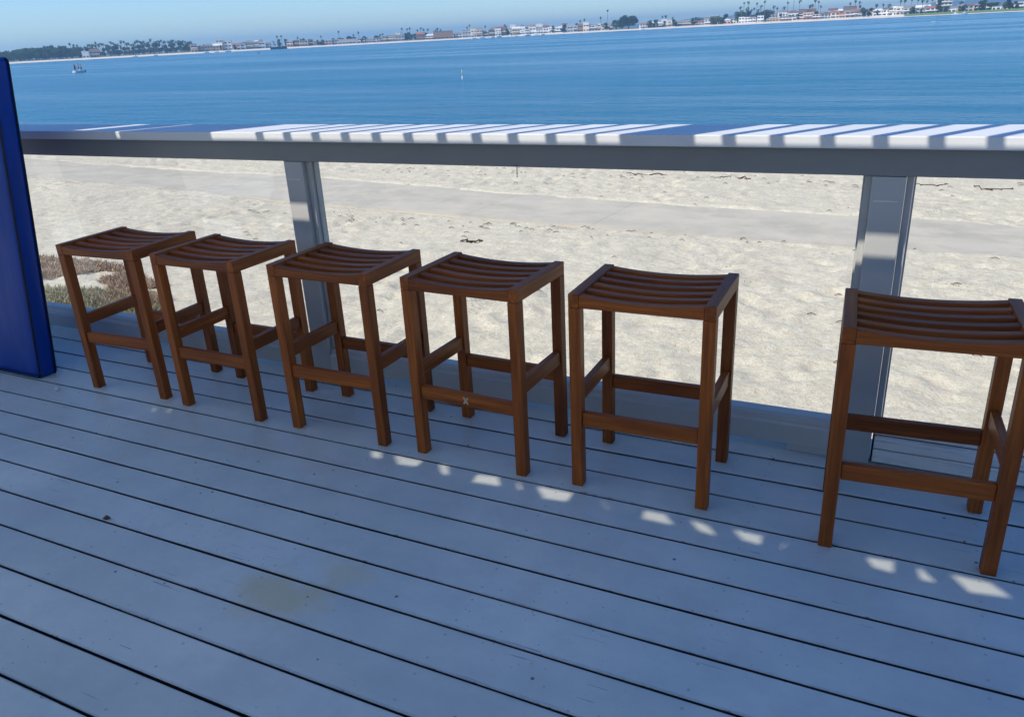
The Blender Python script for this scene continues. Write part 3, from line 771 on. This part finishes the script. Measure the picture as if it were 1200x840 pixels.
for px, yt in [(867, 8), (869, 12), (871, 2.5), (874, 10), (876, 2), (876, 8.5), (880, 11), (883, 9), (886, 3), (888, 11), (891, 6.5), (895, .8), (898, 11), (906, 7), (910, 8.5), (918, 8), (922, 2), (929, -4), (936, .5), (948, 6), (951, 5), (954, -1), (958, 1), (961, 6.5),
  (995, 3), (1001, 0), (1006, 1.5), (1007, 6), (1026, 5), (1034, 4.5), (1041, 5), (1054, 0), (1059, -1), (1067, -2), (1074, -3), (1080, -1), (1085, 0), (1091, -2), (1125, 2), (1177, 2)]:
    place('fan' if px % 3 else 'feather', px, random.uniform(50, 130), yt, 'tall slim palm' if ybase(px)-yt > 22 else ('palm' if px % 2 else 'short palm'), 'palm tree', 'palms on the far shore', wx=.95)
for px, h, k, wx in [(408, 9, 'dark', 1.3), (413, 9, 'round', 1.3), (426, 8, 'dark', 1.2), (475, 9, 'dark', 1.3), (482, 8.5, 'round', 1.3), (487, 8, 'dark', 1), (440, 8, 'dark', 1.2), (499, 8, 'dark', 1.1), (728, 14, 'dark', 1), (762, 9, 'round', 1.2), (768, 9.5, 'dark', 1.1), (790, 9, 'dark', 1),
  (797, 8, 'round', 1), (812, 9, 'dark', 1), (821, 9, 'round', 1.1), (835, 10, 'round', 1.2), (842, 10.5, 'round', 1.1), (849, 12, 'dark', 1.1), (866, 16, 'round', .9), (872, 15, 'round', 1), (878, 15, 'dark', .9), (886, 12, 'dark', 1.3), (893, 13, 'dark', 1.2), (900, 16, 'round', 1), (946, 12, 'round', 1), (1012, 11, 'dark', 1), (1020, 10, 'dark', 1.1),
  (1100, 16, 'tall', 1.1), (1147, 12, 'dark', 1.2), (1151, 13, 'dark', 1), (1163, 10.5, 'round', 1.6), (1158, 9, 'round', 1.4), (1182, 12, 'dark', 1), (1128, 8, 'round', 1.1), (1108, 8, 'round', 1.2)]:
    place(k, px, random.uniform(50, 75), ybase(px)-h, {'round': 'bushy green tree', 'dark': 'dark round tree', 'tall': 'tall dense tree'}[k], 'tree', 'trees among the far shore houses', wx=wx)

for i in range(95):
    px = 226+i*10.3+random.uniform(-4, 4)
    if 508 < px < 541 or 714 < px < 750: continue
    k = random.choice(['dark', 'round', 'dark', 'tall']); hh = random.uniform(5.5, 10)
    place(k, px, random.choice([44, 58, 72, 90]), ybase(px)-hh, {'round': 'bushy green tree', 'dark': 'dark round tree', 'tall': 'tall dense tree'}[k], 'tree', 'trees among the far shore houses', wx=random.uniform(.8, 1.3))
# big round tree
def big_tree(px0, px1, ytop, back, m, lab, n):
    pc = (px0+px1)/2; p = shore_pt(pc, back, WATER+2.0)
    wid = (shore_pt(px1, back, 0)-shore_pt(px0, back, 0)).length; top = at_d(pc, ytop, DS(pc)+back).z - p.z
    root = empty('tree', p, 0, label=lab, category='tree', group='trees among the far shore houses')
    lumps = []
    for _ in range(46):
        a = random.uniform(0, 6.283); r = math.sqrt(random.random())*wid*.38; zz = random.uniform(.30, .86)
        k = math.sqrt(max(0, 1-((zz-.42)/.58)**2)) if zz > .42 else 1
        lumps.append((r*math.cos(a)*k, r*math.sin(a)*k, top*zz, wid*.115))
    vs, fs = blob_leaves(n, lumps, .75)
    link('crown', raw('crown', vs, fs), m, root)
    vs, fs = [], []; tube(vs, fs, [(0, 0, -.5), (.3, 0, top*.2), (0, .4, top*.5)], [1.1, .9, .4], 8)
    for c in lumps[:12]: tube(vs, fs, [(.3, 0, top*.2), (c[0]*.5, c[1]*.5, (c[2]+top*.2)/2), c[:3]], [.5, .3, .12], 5)
    link('trunk', raw('trunk', vs, fs), M['bark'], root)
big_tree(724, 749, 17.5, 62, M['dtree'], 'big round dark tree, the widest on the far shore', 5200)
big_tree(715, 729, 22.5, 58, M['tree'], 'smaller paler round tree touching the left of the big round tree', 2200)

# --- houses
WALLC = dict(white=(.80, .79, .76), cream=(.72, .66, .54), tan=(.52, .42, .31), grey=(.42, .43, .44), pink=(.60, .42, .36), brown=(.25, .17, .12), blue=(.36, .45, .52))
ROOFC = dict(red=(.34, .13, .08), grey=(.22, .22, .23), brown=(.17, .11, .08), white=(.70, .70, .68))
WM = {k: simple('render_'+k, v, .8, scale=.3) for k, v in WALLC.items()}; RM = {k: simple('roofing_'+k, v, .8, scale=.4) for k, v in ROOFC.items()}
def facing(px): 
    d = ray(px, HY(px)); return -math.atan2(d.x, d.y)
def house(px0, px1, ytop, back, wall, roofc, style, desc=None, nm='beach_house', cat='house', floors=2, label=None):
    pc = (px0+px1)/2; p = shore_pt(pc, back, WATER+1.8)
    w = (shore_pt(px1, back, 0)-shore_pt(px0, back, 0)).length
    Ht = max(at_d(pc, ytop, DS(pc)+back).z - p.z, 3.2)
    root = empty(nm, p, facing(pc)+random.uniform(-.12, .12)); dp = random.uniform(8, 11); hw = w/2
    rh = {'flat': .35, 'gable': min(Ht*.28, w*.22), 'hip': min(Ht*.25, w*.2)}[style]; hb = Ht-rh
    link('wall', boxmesh('wall', -hw, hw, 0, dp, -.6, hb), WM[wall], root)
    ov = .45
    if style == 'flat':
        me = boxmesh('roof', -hw-.25, hw+.25, -.25, dp+.25, hb+.004, hb+rh)
    else:
        r0 = -hw*.45 if style == 'hip' else -hw-ov
        vs = [(-hw-ov, -ov, hb+.004), (hw+ov, -ov, hb+.004), (hw+ov, dp+ov, hb+.004), (-hw-ov, dp+ov, hb+.004), (r0, dp/2, Ht), (-r0, dp/2, Ht)]
        me = raw('roof', vs, [(0, 1, 5, 4), (1, 2, 5), (2, 3, 4, 5), (3, 0, 4), (3, 2, 1, 0)])
    link('roof', me, RM[roofc], root)
    nfl = max(1, min(floors, int(hb/2.5))); nw = max(1, int(w/3.6))
    for f in range(nfl):
        z = .8 + f*(hb/nfl)
        for k in range(min(nw, 5)):
            cx = -hw + (k+.5)*w/min(nw, 5); ww = w/min(nw, 5)*random.choice([.32, .32, .42]) if f else w/min(nw, 5)*random.choice([.3, .36, .5])
            link('window', boxmesh('window', cx-ww, cx+ww, -.06, .1, z, z+min(1.7, hb/nfl*.55)), M['glassdark'], root)
        if f and random.random() < .55:
            b = bmesh.new(); zz = f*(hb/nfl); box(b, -hw*.9, hw*.9, -1.6, -.07, zz, zz+.18); box(b, -hw*.9, hw*.9, -1.6, -1.5, zz+.181, zz+1.0)
            link('balcony', bm_mesh(b, 'balcony'), WM['white'], root)
    if label: prop(root, label=label, category=cat, group='beachfront houses on the far shore')
    else: reg(root, pc, desc or f"{wall} {'flat-roofed' if style == 'flat' else roofc+'-roofed'} house", cat, 'beachfront houses on the far shore')
    return root
house(96.5, 104.5, 60.5, 45, 'white', 'white', 'flat', label='white-roofed beach house alone against the woodland on the far shore', floors=1)
house(106, 117, 57.5, 62, 'tan', 'brown', 'gable', label='tan house half hidden by palms, just right of the white-roofed beach house')
def fill(a, b, hmin, hmax, cols, back0, back1, styles=('flat', 'flat', 'hip', 'gable'), gap=.3, wmin=5, wmax=11):
    x = a
    while x < b:
        w = random.uniform(wmin, wmax); pc = x+w/2; c = random.choice(cols); st_ = random.choice(styles)
        rc = random.choice(['red', 'grey', 'brown', 'white']) if st_ != 'flat' else random.choice(['white', 'grey'])
        house(x, x+w, ybase(pc)-random.uniform(hmin*.85, hmax*1.1), random.uniform(back0, back1), c, rc, st_); x += w+random.uniform(0, gap)
fill(224, 255, 6, 9, ['tan', 'pink', 'white', 'grey'], 46, 52, gap=2)
house(254, 262, ybase(258)-12, 60, 'cream', 'white', 'flat', nm='apartment_building', cat='building', floors=4, label='tall cream block left in a pair above the house row, left of the ship')
house(263, 272, ybase(268)-11, 60, 'white', 'white', 'flat', nm='apartment_building', cat='building', floors=3, label='tall white block right in a pair above the house row, left of the ship')
fill(273, 316, 6.5, 9, ['white', 'cream', 'white', 'grey', 'tan'], 46, 52, gap=1.2)
fill(336, 400, 4.5, 7.5, ['tan', 'pink', 'white', 'cream', 'brown', 'grey'], 46, 54, gap=1.5)
house(397, 417, ybase(407)-5, 46, 'grey', 'white', 'flat', nm='boathouse', cat='building', floors=1, label='long low grey shed with a pale flat roof, between ship and dark boathouse')
fill(419, 440, 5, 7.5, ['grey', 'brown', 'white'], 46, 54, gap=1.5)
fill(441, 472, 5, 7, ['grey', 'tan', 'white', 'brown'], 46, 54, gap=1)
house(464, 470, ybase(467)-10, 56, 'cream', 'white', 'flat', label='narrow tall cream house left of the five-palm clump, before the dark boathouse')
fill(488, 507, 6, 8, ['brown', 'pink', 'white'], 48, 56, gap=.5)
house(508, 531, ybase(519)-8.6, 44, 'brown', 'brown', 'flat', nm='boathouse', cat='building', floors=1, label='long dark brown boathouse standing at the water on the far shore')
house(531, 541, ybase(536)-6.5, 56, 'white', 'grey', 'hip', label='white house touching the right end of the long dark boathouse')
fill(542, 700, 6.5, 9.5, ['white', 'pink', 'cream', 'white', 'tan', 'brown', 'white', 'grey'], 42, 48, gap=.4, wmin=5, wmax=10)
fill(575, 640, 10, 12, ['white', 'grey', 'white', 'cream'], 70, 80, gap=5, wmin=6, wmax=9)
house(696, 704, ybase(700)-8, 50, 'cream', 'white', 'flat', label='long cream house just left of the smaller round tree')
fill(705, 718, 6, 7.5, ['white', 'cream'], 50, 54)
fill(750, 864, 6, 9.5, ['white', 'tan', 'white', 'grey', 'pink', 'brown', 'cream'], 52, 66, gap=1.5, wmin=5, wmax=9)
fill(866, 895, 5, 7, ['white', 'white', 'cream'], 44, 50, gap=3, wmin=4, wmax=7)
fill(900, 940, 3, 4.5, ['cream', 'tan', 'cream'], 44, 46, ('flat',), gap=2, wmin=14, wmax=19)
fill(898, 990, 9, 12, ['pink', 'white', 'grey', 'blue', 'cream', 'brown'], 75, 90, gap=2, wmin=8, wmax=14)
fill(942, 1000, 5, 8, ['blue', 'grey', 'cream', 'tan', 'pink'], 46, 52, gap=2, wmin=6, wmax=11)
fill(990, 1060, 7, 10.5, ['white', 'grey', 'white', 'cream', 'grey'], 50, 64, ('gable', 'flat', 'hip'), gap=1, wmin=6, wmax=11)
fill(1055, 1097, 6, 9, ['tan', 'pink', 'grey', 'white'], 64, 72, gap=1, wmin=8, wmax=12)
t_ = house(1099, 1112, -6, 95, 'cream', 'white', 'flat', nm='apartment_building', cat='building', floors=5, label='yellow tower block, tallest building on the far shore near the right edge')
t_.children[0].data.materials.clear(); t_.children[0].data.materials.append(simple('yellow_render', (.72, .58, .30), .8, scale=.3))
fill(1113, 1158, 6.5, 10, ['white', 'grey', 'white', 'pink'], 64, 75, gap=3, wmin=7, wmax=12)
fill(1165, 1225, 5, 9, ['white', 'blue', 'white', 'tan'], 62, 80, gap=6, wmin=6, wmax=11)

def pxm(px, p):      # metres per photo pixel across the view at point p
    a, b = ray(px, HY(px)), ray(px+1, HY(px)); return math.hypot(p.x, p.y)*abs(math.atan2(a.x, a.y)-math.atan2(b.x, b.y))
# --- promenade wall pieces and ship, moored boats
def hull_mesh(L, B, Hh, sheer=.25):
    vs, fs = [], []; n = 9
    for i in range(n):
        t = i/(n-1); x = (t-.5)*L; wdt = B/2*(1-max(0, (t-.55)/.45)**2.2)*(.82+.18*min(1, t/.3)); hz = Hh*(1+sheer*max(0, t-.4))
        wdt = max(wdt, .02)
        vs += [(x, -wdt, hz), (x+.04*L*t, -wdt*.72, 0), (x+.02*L*t, 0, -Hh*.35), (x+.04*L*t, wdt*.72, 0), (x, wdt, hz)]
    for i in range(n-1):
        for j in range(4): a = i*5+j; fs.append((a, a+5, a+6, a+1))
        fs.append((i*5+4, (i+1)*5+4, (i+1)*5, i*5))
    fs.append((0, 1, 2, 3, 4)); fs.append(tuple((n-1)*5+k for k in range(5))[::-1])
    return raw('hull', vs, fs)
# small motorboat with three people
bp = at_z(93, 85.3, WATER); bw = pxm(93, bp)*15; yaw_b = facing(93)
boat = empty('motorboat', bp, yaw_b, label='small white open motorboat with people aboard, out on the bay at left', category='boat')
k = bw/3.4
o = link('hull', hull_mesh(3.4*k, 1.35*k, .52*k), M['hull'], boat); o.rotation_euler = (0, 0, math.pi)
link('console', boxmesh('console', -.05*k, .35*k, -.25*k, .25*k, .30*k, .95*k, bev=.03), M['hull'], boat)
link('outboard_motor', boxmesh('outboard_motor', 1.55*k, 1.85*k, -.13*k, .13*k, -.1, .62*k, bev=.03), M['dark'], boat)
def person_mesh():
    me = bpy.data.meshes.new('person'); J = dict(pel=(0,0,.93), ab=(0,0,1.12), ch=(0,0,1.36), nk=(0,0,1.50), hd=(0,0,1.60), tp=(0,0,1.72))
    V = [(0,0,.93,.13), (0,0,1.12,.12), (0,0,1.36,.15), (0,0,1.49,.06), (0,-.01,1.60,.095), (0,0,1.70,.085)]; E = [(0,1),(1,2),(2,3),(3,4),(4,5)]
    for s in (-1, 1):
        b = len(V); V += [(.10*s,0,.86,.095), (.11*s,-.03,.48,.062), (.11*s,.01,.09,.042), (.11*s,-.10,.04,.035)]; E += [(0,b),(b,b+1),(b+1,b+2),(b+2,b+3)]
        b = len(V); V += [(.19*s,0,1.40,.055), (.25*s,0,1.13,.042), (.22*s,-.12,.92,.032), (.21*s,-.16,.84,.03)]; E += [(2,b),(b,b+1),(b+1,b+2),(b+2,b+3)]
    me.from_pydata([v[:3] for v in V], E, []); o = bpy.data.objects.new('person', me); COL.objects.link(o)
    md = o.modifiers.new('skin', 'SKIN'); md.use_smooth_shade = True
    for i, v in enumerate(V): me.skin_vertices[0].data[i].radius = (v[3], v[3]); me.skin_vertices[0].data[i].use_root = (i == 0)
    o.modifiers.new('sub', 'SUBSURF').levels = 1
    return o
me_tmp = person_mesh()
for v in me_tmp.modifiers: pass
pers = []
for i, (dx, hgt, lab) in enumerate(((-.95, .98, 'person standing at the left end of the small white motorboat'), (.02, 1.02, 'person standing in the middle of the small white motorboat'), (.72, .95, 'person standing at the right end of the small white motorboat'))):
    o = me_tmp if i == 0 else me_tmp.copy()
    if i: COL.objects.link(o)
    if i == 0: o.data.materials.append(M['skin'])
    v = Vector((dx*k, (0.45 if i == 1 else 0)*k, .28*k)); v.rotate(Matrix.Rotation(yaw_b, 3, 'Z')); o.location = bp+v
    o.scale = (hgt, hgt, hgt); o.rotation_euler = (0, 0, yaw_b+[.6, -1.2, 2.0][i])
    o['label'] = lab; o['category'] = 'person'; o['group'] = 'people in the motorboat'
    vs, fs = [], []
    tube(vs, fs, [(0, 0, .80), (0, 0, .93), (0, 0, 1.04)], [.145, .158, .142], 10)
    for s in (-1, 1): tube(vs, fs, [(.10*s, 0, .86), (.105*s, -.02, .58)], [.112, .098], 8)
    link('swim_shorts', raw('swim_shorts', vs, fs, True), M['trunks'], o)
    vs, fs = [], []; tube(vs, fs, [(0, .01, 1.60), (0, .015, 1.70), (0, .01, 1.78), (0, 0, 1.80)], [.098, .105, .07, .01], 8)
    link('hair', raw('hair', vs, fs, True), M['dark'], o)
# buoys
def buoy(px, yb, hpx, wpx, m, lab, spar):
    p = at_z(px, yb, WATER); sc = pxm(px, p)
    root = empty('buoy', p, 0, label=lab, category='buoy'); h = hpx*sc; r = wpx*sc/2
    vs, fs = [], []
    if spar:
        tube(vs, fs, [(0,0,-.2), (0,0,h*.30), (0,0,h*.34)], [r*1.5, r*1.5, r*.8], 12); link('float', raw('float', vs, fs, True), M['hull'], root)
        vs, fs = [], []; tube(vs, fs, [(0,0,h*.341), (0,0,h*.93), (0,0,h)], [r*.8, r*.8, r*.3], 10); link('marker_pole', raw('marker_pole', vs, fs, True), m, root)
    else:
        tube(vs, fs, [(0,0,-.2), (0,0,h*.3), (0,0,h*.8), (0,0,h)], [r*.8, r, r*.7, r*.1], 12); link('float', raw('float', vs, fs, True), m, root)
        vs, fs = [], []; tube(vs, fs, [(0,0,h), (0,0,h*1.4)], [r*.12, r*.1], 6); link('mooring_eye', raw('mooring_eye', vs, fs), M['dark'], root)
buoy(542, 93, 10.5, 1.1, M['buoyy'], 'upright pale yellow marker buoy alone in the middle of the bay', True)
buoy(303, 62.8, 1.6, 1.6, M['dark'], 'tiny dark buoy far out, left of centre and below the ship', False)
p = at_z(1093.5, 26, WATER); sk = empty('skiff', p, facing(1093), label='tiny low white skiff on the water below the yellow tower block', category='boat')
sc = pxm(1093, p)*5
link('hull', hull_mesh(sc, sc*.32, sc*.12), M['hull'], sk); link('bench', boxmesh('bench', -.2*sc, -.1*sc, -.12*sc, .12*sc, sc*.126, sc*.15), M['trunk'], sk)
# ship near the far beach
p = shore_pt(326, -30, WATER); sh = empty('ship', p, facing(326), label='dark-hulled ship with white deckhouse lying off the far beach', category='ship')
Ls = (shore_pt(336, -30, 0)-shore_pt(317, -30, 0)).length
link('hull', hull_mesh(Ls, Ls*.2, 3.0), M['dark'], sh); link('deckhouse', boxmesh('deckhouse', -Ls*.42, -Ls*.26, -2, 2, 3.01, 10.2), M['hull'], sh)
link('deckhouse', boxmesh('deckhouse', -Ls*.255, -Ls*.05, -2, 2, 3.01, 5.4), M['hull'], sh)
vs, fs = [], []; tube(vs, fs, [(0, 0, 3), (0, 0, 12)], [.18, .1], 6); link('mast', raw('mast', vs, fs), M['dark'], sh)
# moored boats along the beach
def mk_boat():
    r = empty('moored_boat', (0, 0, 0)); link('hull', hull_mesh(8, 2.6, 1.2), M['hull'], r)
    link('cabin', boxmesh('cabin', -1.6, 1.2, -.8, .8, 1.35, 2.5, bev=.1), M['hull'], r)
    vs, fs = [], []; tube(vs, fs, [(.2, 0, 1.3), (.2, 0, 10)], [.09, .05], 5); link('mast', raw('mast', vs, fs), M['hull'], r); return r
mb = mk_boat(); first = True
for i, px in enumerate([158, 183, 241, 252, 267, 556, 563, 571, 578, 586, 597, 604, 612, 619, 627, 636, 645, 754, 1120, 1131]):
    o = mb if first else copy_tree(mb); first = False
    p = shore_pt(px+random.uniform(-1.5, 1.5), random.uniform(-45, -12), WATER); s = random.uniform(.65, 1.15)
    o.location = p; o.rotation_euler = (0, 0, facing(px)+random.choice([0, .4, -.5, math.pi, 2.8])); o.scale = (s, s, s)
    reg(o, px, 'white masted boat moored off the beach', 'boat', 'boats moored along the far shore')

# --- labels that single each thing out
ORD = ['', 'second ', 'third ', 'fourth ', 'fifth ', 'sixth ', 'seventh ', 'eighth ', 'ninth ', 'tenth ', 'eleventh ', 'twelfth '] + [f'{n}th ' for n in range(13, 80)]
by = {}
for o, px, d in REG: by.setdefault((d, stretch(px)), []).append((px, o))
for (d, s), L in by.items():
    L.sort(key=lambda q: q[0])
    for i, (px, o) in enumerate(L):
        w = f"{ORD[i]}{d}" + (' from the left' if len(L) > 1 and i else (' at left of its kind' if len(L) > 1 else '')) + f", {s}"
        if len(w.split()) > 16: w = w.replace(' from the left', '').replace(' at left of its kind', '')
        o['label'] = ' '.join(w.split()[:16])

# ================================================================== HAZE
bm = bmesh.new(); box(bm, -4500, 4500, -2600, 6300, -8.5, 72)
hz = link('haze', bm_mesh(bm, 'haze'), None, kind='stuff', label='thin pale blue sea haze over the bay', category='haze')
m, nt, out = mat('sea_haze'); n = N(nt)
pv = n.new('ShaderNodeVolumePrincipled', ins={'Color': (.36, .70, 1, 1), 'Density': .00026, 'Anisotropy': .2})
nt.links.new(pv.outputs[0], out.inputs['Volume']); hz.data.materials.append(m)

# ================================================================== WORLD, SUN, CAMERA
w = bpy.data.worlds.new('World'); scn.world = w; w.use_nodes = True
nt = w.node_tree; bg = nt.nodes['Background']; sky = nt.nodes.new('ShaderNodeTexSky'); sky.sky_type = 'NISHITA'
sky.sun_disc = False; sd = -SUN.normalized()
sky.sun_elevation = math.asin(sd.z); sky.sun_rotation = math.atan2(sd.x, sd.y)
sky.air_density = 1.0; sky.dust_density = .15; sky.ozone_density = 3.5; sky.altitude = 0
hs = nt.nodes.new('ShaderNodeHueSaturation'); hs.inputs['Saturation'].default_value = 1.22; nt.links.new(sky.outputs[0], hs.inputs['Color']); mx = nt.nodes.new('ShaderNodeMix'); mx.data_type = 'RGBA'; mx.blend_type = 'MULTIPLY'; mx.inputs[0].default_value = 1; mx.inputs[7].default_value = (.70, .845, 1.10, 1); nt.links.new(hs.outputs[0], mx.inputs[6]); nt.links.new(mx.outputs[2], bg.inputs[0]); bg.inputs[1].default_value = .09
ld = bpy.data.lights.new('sun', 'SUN'); ld.energy = 3.2; ld.angle = R(.35); ld.color = (1, .935, .83)
so = bpy.data.objects.new('sun', ld); COL.objects.link(so); so.rotation_euler = SUN.to_track_quat('-Z', 'Y').to_euler(); so.location = (-4, -5, 8)
cd = bpy.data.cameras.new('camera'); cam = bpy.data.objects.new('camera', cd); COL.objects.link(cam); scn.camera = cam
cd.sensor_fit = 'HORIZONTAL'; cd.sensor_width = 36; cd.lens = CAM['f']/1200*36; cd.clip_end = 20000; cd.clip_start = .05
mw = Matrix((( RT.x, UP.x, -FW.x, O.x), (RT.y, UP.y, -FW.y, O.y), (RT.z, UP.z, -FW.z, O.z), (0, 0, 0, 1))); cam.matrix_world = mw
scn.view_settings.view_transform = 'Standard'; scn.view_settings.look = 'None'; scn.view_settings.exposure = .8; scn.view_settings.gamma = 1
scn.cycles.volume_bounces = 0; scn.cycles.transparent_max_bounces = 12
